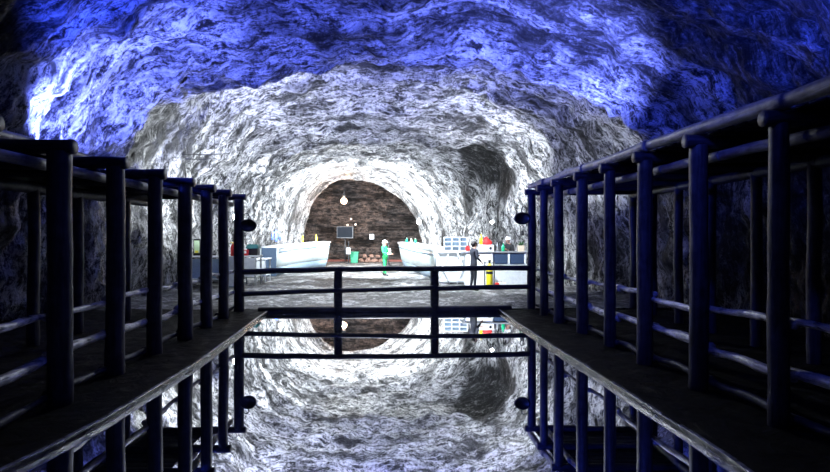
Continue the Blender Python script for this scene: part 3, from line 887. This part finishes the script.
sign_post(388.5, 32.5, 'small white sign on a pole just right of the person in green')
t = thing('waste_bin', 'dark green bin below the flat screen in the far chamber', 'bin', (at(354.5, 35), 35.0, .05))
bm = bmesh.new()
b2 = bmesh.new(); bmesh.ops.create_cube(b2, size=1)
for v in b2.verts:
    k = .21 if v.co.z < 0 else .26
    v.co = Vector((math.copysign(k, v.co.x), math.copysign(k, v.co.y), .02 + (.62 if v.co.z > 0 else 0)))
bmesh.ops.bevel(b2, geom=b2.edges[:], offset=.02, segments=2, affect='EDGES'); join(bm, b2); obj('bin_body', bm, M['binGreen'], t, False)
bm = bmesh.new(); box(bm, (0, 0, .69), (.58, .58, .07), bev=.02); obj('lid', bm, M['binGreen'], t, False)
# notice on the far wall
bm = bmesh.new(); box(bm, (0, 0, 0), (.30, .03, .34), bev=.005)
tag(obj('notice_board', bm, M['offwhite'], smooth=False, loc=(at(371.5, 37.0), 37.25, 1.72)), 'small pale square notice on the brown far wall above the rubble', 'notice')
# rubble
rnd = random.Random(12)
spots = [(361.4, .185, .16), (368.0, .185, .20), (374.6, .185, .17), (381.2, .185, .15), (364.7, .15, .14), (371.4, .14, .15), (377.6, .16, .12)]
names = ['leftmost brown boulder in the bottom row of the heap by the far wall', 'brown boulder second from the left in the bottom row of the heap', 'brown boulder third from the left in the bottom row of the heap',
         'rightmost brown boulder in the bottom row, nearest the person in green', 'leftmost brown stone on top of the heap', 'middle brown stone on top of the heap by the far wall', 'rightmost brown stone on top of the heap by the far wall']
for k, (px, s, h) in enumerate(spots):
    D = 36.2
    up = .30 if k > 3 else 0
    bm = bmesh.new(); bmesh.ops.create_icosphere(bm, subdivisions=3, radius=1)
    for v in bm.verts:
        n_ = 1 + .35 * noise.fractal(v.co * 1.3 + Vector((k * 5, 0, 0)), 1, 2, 3)
        v.co = Vector((v.co.x * s * n_, v.co.y * s * .8 * n_, max(v.co.z * h * n_, -h * .5)))
    o = obj('boulder', bm, M['brownrock'], smooth=False, loc=(at(px, D), D, .06 + h * .5 + up))
    tag(o, names[k], 'boulder', 'brown boulders heaped at the far wall')

# ---------------------------------------------------------------- lamps one can see
def bulb_lamp(loc, r, mat, label, wall_dy=.5, col=None, name='wall_lamp'):
    t = thing(name, label, 'lamp', loc)
    bm = bmesh.new(); bmesh.ops.create_uvsphere(bm, u_segments=20, v_segments=12, radius=r); obj('bulb', bm, mat, t)
    bm = bmesh.new(); lathe(bm, [(r * .5, r * .8), (r * .6, r * .9), (r * .6, r * 1.7), (r * .3, r * 2)], 14); obj('socket', bm, M['darkgrey'], t)
    bm = bmesh.new(); tube(bm, [(0, 0, r * 1.9), (0, wall_dy * .3, r * 3.4), (0, wall_dy, r * 3.6)], r * .18, 8); obj('bracket', bm, M['darkgrey'], t)
    return t
def light(kind, loc, e, col, size=.1, target=None, spot=None, blend=.6):
    l = bpy.data.lights.new(kind.lower() + '_light', kind); l.energy = e; l.color = col
    if kind == 'AREA': l.size = size
    else: l.shadow_soft_size = size
    if kind == 'SPOT': l.spot_size = spot; l.spot_blend = blend
    o = bpy.data.objects.new(l.name, l); C.objects.link(o); o.location = loc
    if target is not None:
        o.rotation_euler = (Vector(target) - Vector(loc)).to_track_quat('-Z', 'Y').to_euler()
    return o
def P3(px, py, D): return ((px - 415) * D / F, D, EYE + (HZ - py) * D / F)
LW = (.86, .93, 1.0)
lamps = [((281, 228, 23.6), .10, 'lampW', 'white wall lamp glaring above the near end of the left boat-shaped counter', -.45),
         ((419, 222, 30.0), .12, 'lampW', 'white wall lamp glaring on the rock edge right of the brown chamber', .8),
         ((492, 222, 19.2), .06, 'lampW', 'white lamp glaring on the rock above the red bag', .9),
         ((237.5, 217, 18.0), .14, 'lampW', 'white lamp shining beside the end posts of the left walkway', 0.8),
         ((344, 201, 36.0), .22, 'lampO', 'bright orange lamp high on the brown far wall', 1.3)]
for (pp, r, m, lab, dy) in lamps:
    bulb_lamp(P3(*pp), r, M[m], lab, dy)
for k, (pp, lab) in enumerate((((351, 219, 37.0), 'uppermost of three tiny warm lamps below the bright orange lamp'), ((355.5, 224.5, 37.0), 'right of the two lower tiny warm lamps above the flat screen'), ((347.5, 225, 37.0), 'left of the two lower tiny warm lamps above the flat screen'))):
    bulb_lamp(P3(*pp), .06, M['lampO2'], lab, .3)
# thin cable bars under the roof at the upper left
t = thing('cable_bar', 'thin dark cable bars hanging under the roof above the left walkway', 'cable', P3(204, 154, 16))
for (x0, x1, z, nm) in ((-.75, .75, 0, 'bar'), (-.55, .35, -.14, 'bar')):
    bm = bmesh.new(); tube(bm, [(x0, 0, z), ((x0 + x1) / 2, 0, z - .02), (x1, 0, z + .01)], .012, 8); obj(nm, bm, M['black'], t)
for x in (-.6, .3):
    bm = bmesh.new(); tube(bm, [(x, 0, -.14), (x, .02, 0), (x, .05, 1.6)], .007, 6); obj('hanger', bm, M['black'], t)

# ---------------------------------------------------------------- people
def skin_body(name, verts, edges, radii, mats, parent, root=0, sub=2, pick=None):
    me = bpy.data.meshes.new(name); me.from_pydata([Vector(v) for v in verts], edges, [])
    o = bpy.data.objects.new(name, me); C.objects.link(o)
    md = o.modifiers.new('skin', 'SKIN'); md.use_smooth_shade = True
    for i, sv in enumerate(me.skin_vertices[0].data):
        r = radii[i]; sv.radius = r if isinstance(r, tuple) else (r, r); sv.use_root = (i == root)
    sb = o.modifiers.new('sub', 'SUBSURF'); sb.levels = sub; sb.render_levels = sub
    dg = bpy.context.evaluated_depsgraph_get()
    nm = bpy.data.meshes.new_from_object(o.evaluated_get(dg))
    o.modifiers.clear(); o.data = nm; nm.name = name
    bpy.data.meshes.remove(me)
    nm.materials.clear()
    for m in mats: nm.materials.append(m)
    for p in nm.polygons:
        p.use_smooth = True
        p.material_index = pick(p.center) if pick else 0
    o.parent = parent
    return o

def person(loc, rz, label, pose, cloth, lower, hat, scale=1.0, foot=M['boot']):
    """faces -Y in its own frame; pose gives elbows / hands / feet"""
    t = thing('person', label, 'person', loc, rz); t.scale = (scale,) * 3
    V = []; E = []; R = []
    def add(p, r, par=None):
        V.append(p); R.append(r); i = len(V) - 1
        if par is not None: E.append((par, i))
        return i
    lx = pose.get('lean', 0)
    pel = add((0, 0, .93), (.155, .115))
    wai = add((0, -.005 + lx * .3, 1.08), (.135, .10), pel)
    che = add((0, .0 + lx * .7, 1.27), (.165, .12), wai)
    sho = add((0, .01 + lx, 1.40), (.13, .09), che)
    nec = add((0, lx - .005, 1.48), (.055, .055), sho)
    hb = add((0, lx - .02, 1.545), (.075, .085), nec)
    hm = add((0, lx - .025, 1.61), (.080, .098), hb)
    ht = add((0, lx - .015, 1.67), (.066, .080), hm)
    hands = []
    for s in (-1, 1):
        a = add((s * .17, .01 + lx, 1.385), .066, sho)
        e = add(pose['elbow'][s], .048, a)
        fm = add(tuple((Vector(pose['elbow'][s]) * .55 + Vector(pose['wrist'][s]) * .45)), .043, e)
        w = add(pose['wrist'][s], .030, fm)
        d = (Vector(pose['wrist'][s]) - Vector(pose['elbow'][s])).normalized()
        side = Vector((s, 0, 0)) if abs(d.x) < .8 else Vector((0, -1, 0))
        side = (side - d * side.dot(d)).normalized(); flat_ = d.cross(side)
        pm = add(tuple(Vector(pose['wrist'][s]) + d * .05), (.036, .022), w)
        hands.append((Vector(pose['wrist'][s]), d, side, flat_, s))
        foot_ = pose['foot'][s]; knee = pose['knee'][s]
        hp = add((s * .09, .0, .86), .092, pel)
        kn = add(knee, .062, hp)
        cf = add(tuple(Vector(knee) * .6 + Vector(foot_) * .4), .058, kn)
        an = add((foot_[0], foot_[1], .09), .040, cf)
        he = add((foot_[0], foot_[1] + .02, .045), .042, an)
        fd = Vector(pose['toe'][s])
        to = add((foot_[0] + fd.x * .17, foot_[1] + fd.y * .17, .038), (.042, .032), he)
    wr = [h[0] for h in hands]
    def pick(c):
        if c.z < .12: return 3
        if c.z > 1.47 and abs(c.x) < .14: return 2
        for h in hands:
            if (c - h[0]).dot(h[1]) > .0 and (c - h[0]).length < .14: return 2
        return 1 if c.z < .93 else 0
    body = skin_body('body', V, E, R, [cloth, lower, M['skin'], foot], t, 0, 2, pick)
    # fingers, each its own short chain rooted in the palm
    for (wp, d, side, fl, s) in hands:
        bm = bmesh.new()
        for k, (off, L_) in enumerate(((-.027, .065), (-.009, .078), (.009, .073), (.026, .058))):
            b0 = wp + d * .045 + side * off
            tube(bm, [b0, wp + d * .095 + side * off, wp + d * (.095 + L_ * .5) + side * off * 1.1 + fl * .012, wp + d * (.09 + L_ * .9) + side * off * 1.1 + fl * .034], [.010, .0098, .009, .006], 8)
        b0 = wp + d * .03 - side * .022
        tube(bm, [b0, b0 + d * .035 - side * .028 + fl * .01, b0 + d * .066 - side * .036 + fl * .02], [.013, .011, .007], 8)
        obj('fingers', bm, M['skin'], t)
    # face
    hc = Vector((0, lx - .02, 1.60))
    bm = bmesh.new()
    tube(bm, [hc + Vector((0, -.088, .03)), hc + Vector((0, -.104, .0)), hc + Vector((0, -.112, -.018)), hc + Vector((0, -.09, -.028))], [.008, .012, .016, .010], 8)
    obj('nose', bm, M['skin'], t)
    for s in (-1, 1):
        bm = bmesh.new(); bmesh.ops.create_uvsphere(bm, u_segments=10, v_segments=8, radius=.011)
        for v in bm.verts: v.co += hc + Vector((s * .031, -.088, .018))
        obj('eye', bm, M['black'], t)
        bm = bmesh.new(); bmesh.ops.create_uvsphere(bm, u_segments=10, v_segments=8, radius=1)
        for v in bm.verts: v.co = Vector((v.co.x * .010, v.co.y * .018, v.co.z * .030)) + hc + Vector((s * .085, .005, .0))
        obj('ear', bm, M['skin'], t)
    bm = bmesh.new(); tube(bm, [hc + Vector((-.024, -.090, -.048)), hc + Vector((0, -.097, -.05)), hc + Vector((.024, -.090, -.048))], [.004, .007, .004], 8); obj('mouth', bm, M['red'], t)
    # hair cap or helmet
    def cap(rad, z0, mat, nm, brim=0):
        bm = bmesh.new(); n = 28; rows = []
        for i in range(9):
            a = (PI / 2) * i / 8
            rows.append((rad * math.cos(a), z0 + rad * 1.05 * math.sin(a)))
        pr = [(max(r_, .004), z_) for r_, z_ in rows]
        if brim: pr = [(rad * .92, z0 - .012), (rad + brim, z0 - .014), (rad + brim, z0 - .004)] + pr
        lathe(bm, pr, n)
        for v in bm.verts:
            v.co.y *= 1.16
            v.co += Vector((0, hc.y + .012, 0))
        return obj(nm, bm, mat, t)
    if hat == 'helmet':
        h = cap(.112, 1.625, M['helmet'], 'helmet', .022)
        bm = bmesh.new(); tube(bm, [(-.088, hc.y, 1.62), (-.07, hc.y - .03, 1.52), (0, hc.y - .06, 1.492), (.07, hc.y - .03, 1.52), (.088, hc.y, 1.62)], .006, 6); obj('chin_strap', bm, M['black'], t)
    elif hat == 'hood':
        cap(.112, 1.62, M['helmet'], 'hat', .012)
        bm = bmesh.new()
        tube(bm, [(0, hc.y + .05, 1.66), (0, hc.y + .06, 1.58), (0, hc.y + .05, 1.50)], [.09, .088, .07], 14); obj('neck_cover', bm, M['helmet'], t)
    else:
        cap(.094, 1.625, M['hair'], 'hair')
        bm = bmesh.new(); tube(bm, [(0, hc.y + .035, 1.68), (0, hc.y + .045, 1.60), (0, hc.y + .03, 1.52)], [.075, .080, .05], 14, .1, 2); obj('hair', bm, M['hair'], t)
    # collar and belt
    bm = bmesh.new(); tube(bm, [(.065 * math.cos(a), lx + .0 + .065 * math.sin(a), 1.465) for a in [2 * PI * k / 14 for k in range(15)]], .014, 8); obj('collar', bm, cloth, t)
    return t

pose1 = dict(lean=.02, elbow={-1: (-.23, -.02, 1.12), 1: (.24, -.04, 1.13)}, wrist={-1: (-.15, -.24, 1.08), 1: (.15, -.26, 1.07)},
             knee={-1: (-.10, -.03, .49), 1: (.11, .05, .49)}, foot={-1: (-.10, -.10, 0), 1: (.12, .16, 0)}, toe={-1: (0, -1, 0), 1: (.1, -1, 0)})
person((at(385, 23.6), 23.6, .05), math.radians(62), 'person in bright green coveralls and white helmet standing in the middle of the cavern floor', pose1, M['coverall'], M['coverall'], 'hood', .875)
pose2 = dict(lean=-.02, elbow={-1: (-.27, -.02, 1.13), 1: (.30, -.14, 1.22)}, wrist={-1: (-.16, -.20, 1.02), 1: (.26, -.38, 1.20)},
             knee={-1: (-.09, -.02, .49), 1: (.10, .0, .49)}, foot={-1: (-.11, .02, 0), 1: (.11, .05, 0)}, toe={-1: (-.1, -1, 0), 1: (.15, -1, 0)})
person((at(473.5, 17.05), 17.05, .05), math.radians(112), 'person in dark jacket and trousers seen from behind, leaning to the stall counter', pose2, M['jacket'], M['trousers'], None, .885)
pose3 = dict(lean=-.01, elbow={-1: (-.24, -.06, 1.12), 1: (.24, -.06, 1.12)}, wrist={-1: (-.15, -.24, 1.21), 1: (.15, -.24, 1.21)},
             knee={-1: (-.09, -.02, .49), 1: (.10, .0, .49)}, foot={-1: (-.11, .02, 0), 1: (.11, .05, 0)}, toe={-1: (-.1, -1, 0), 1: (.15, -1, 0)})
person((at(508.5, 19.8), 19.85, .05), math.radians(-40), 'person in black with a white hat standing behind the stall counter', pose3, M['blackcloth'], M['blackcloth'], 'helmet', .96)

# ---------------------------------------------------------------- light
W = bpy.data.worlds.new('cave_dark'); S.world = W; W.use_nodes = True
W.node_tree.nodes['Background'].inputs[0].default_value = (.02, .03, .12, 1)
W.node_tree.nodes['Background'].inputs[1].default_value = .0
BL = (.035, .075, 1.0)
BL2 = (.15, .20, 1.0)
# white and warm lights: some by the visible lamps, the rest added without fixtures
A = math.radians
light('SPOT', (-4.9, 17.0, 2.1), 1900, LW, .10, (-6.6, 17.6, 4.8), A(165))
light('SPOT', (4.1, 15.6, 2.0), 420, LW, .10, (4.6, 16.4, 5), A(140))  # added spot to brighten the right side of the vault
light('SPOT', (-.7, 14.3, 5.2), 520, LW, .08, (-.6, 7.5, 0), A(95))  # added spot above the fence for highlights on rails and kerbs
light('SPOT', (-5.7, 23.2, 2.3), 2700, LW, .10, (-5.0, 26.0, 4.0), A(160))
light('SPOT', (3.2, 18.7, 2.6), 1500, LW, .10, (2.2, 20.6, 4.8), A(160))
light('SPOT', (.0, 29.0, 2.5), 3000, LW, .12, (-1.2, 31.5, 3.6), A(160))
light('SPOT', (-4.4, 28.0, 2.2), 3200, LW, .15, (-4.6, 31.0, 3.4), A(160))  # added spot to brighten the rim of the far arch
light('SPOT', (-1.2, 22.0, 4.6), 9000, LW, .15, (-1.8, 28.0, 0), A(110))  # added overhead spot for the bright far floor
light('SPOT', (.8, 15.6, 4.9), 3000, LW, .15, (2.4, 19.2, .6), A(75))  # added overhead spot to light the stall fronts
light('SPOT', (-4.6, 18.2, 4.9), 3200, LW, .15, (-5.8, 24.0, .8), A(75))  # added overhead spot for the left tables and boat counter
light('SPOT', (-1.2, 16.4, 5.4), 3000, LW, .15, (-1.2, 16.5, 0), A(95))  # added overhead spot to brighten the floor past the fence
light('SPOT', (-3.2, 20.0, 4.8), 3600, LW, .15, (.2, 25.0, .8), A(70))  # added overhead spot to whiten the prow counter's hull
light('SPOT', (-1.73, 13.6, .5), 1500, LW, .10, (-1.4, 20.0, 6), A(95))  # added unseen flood behind the fence, lighting the vault from below
light('POINT', (-4.64, 35.4, 3.9), 420, (1, .62, .36), .15)
light('POINT', (-2.5, 34.6, 2.9), 130, (1, .90, .84), .3)  # added fill inside the brown chamber
# blue floods lying on the walkway roofs and against the walls, then added fills over the pool
light('SPOT', (-6.0, 9.4, 3.2), 4600, BL2, .08, (-6.6, 11.4, 5.7), A(126), .8)
light('SPOT', (4.4, 9.8, 3.3), 7000, BL2, .08, (2.4, 12.3, 6.0), A(96), .8)
light('SPOT', (-5.4, 7.4, 3.0), 3200, BL, .10, (-2.0, 10.2, 6.2), A(110), .8)
light('SPOT', (4.6, 6.0, 3.2), 1300, BL, .08, (4.0, 9.5, 6.2), A(110), .8)
light('SPOT', (.3, 3.2, 5.0), 420, (.06, .10, 1), .12, (3.1, 7.6, 2.85), A(62), .9)  # added blue spot over the pool for the right top log
light('POINT', (1.6, 4.2, 4.9), 40, BL, .15)  # added blue fill above the near pool
light('POINT', (0, 1.0, 3.8), 12, BL, .3)  # added weak blue fill by the camera for the posts

# ---------------------------------------------------------------- camera
cam = bpy.data.cameras.new('camera'); co = bpy.data.objects.new('camera', cam); C.objects.link(co)
co.location = (0, 0, EYE); co.rotation_euler = (PI / 2, 0, 0)
cam.sensor_width = 36; cam.lens = 36 * F / 830; cam.clip_end = 200
cam.shift_y = (237 - 236) / 830.0
S.camera = co
S.view_settings.view_transform = 'Standard'; S.view_settings.look = 'None'
S.view_settings.gamma = 1; S.view_settings.use_curve_mapping = False
S.view_settings.exposure = 0.2
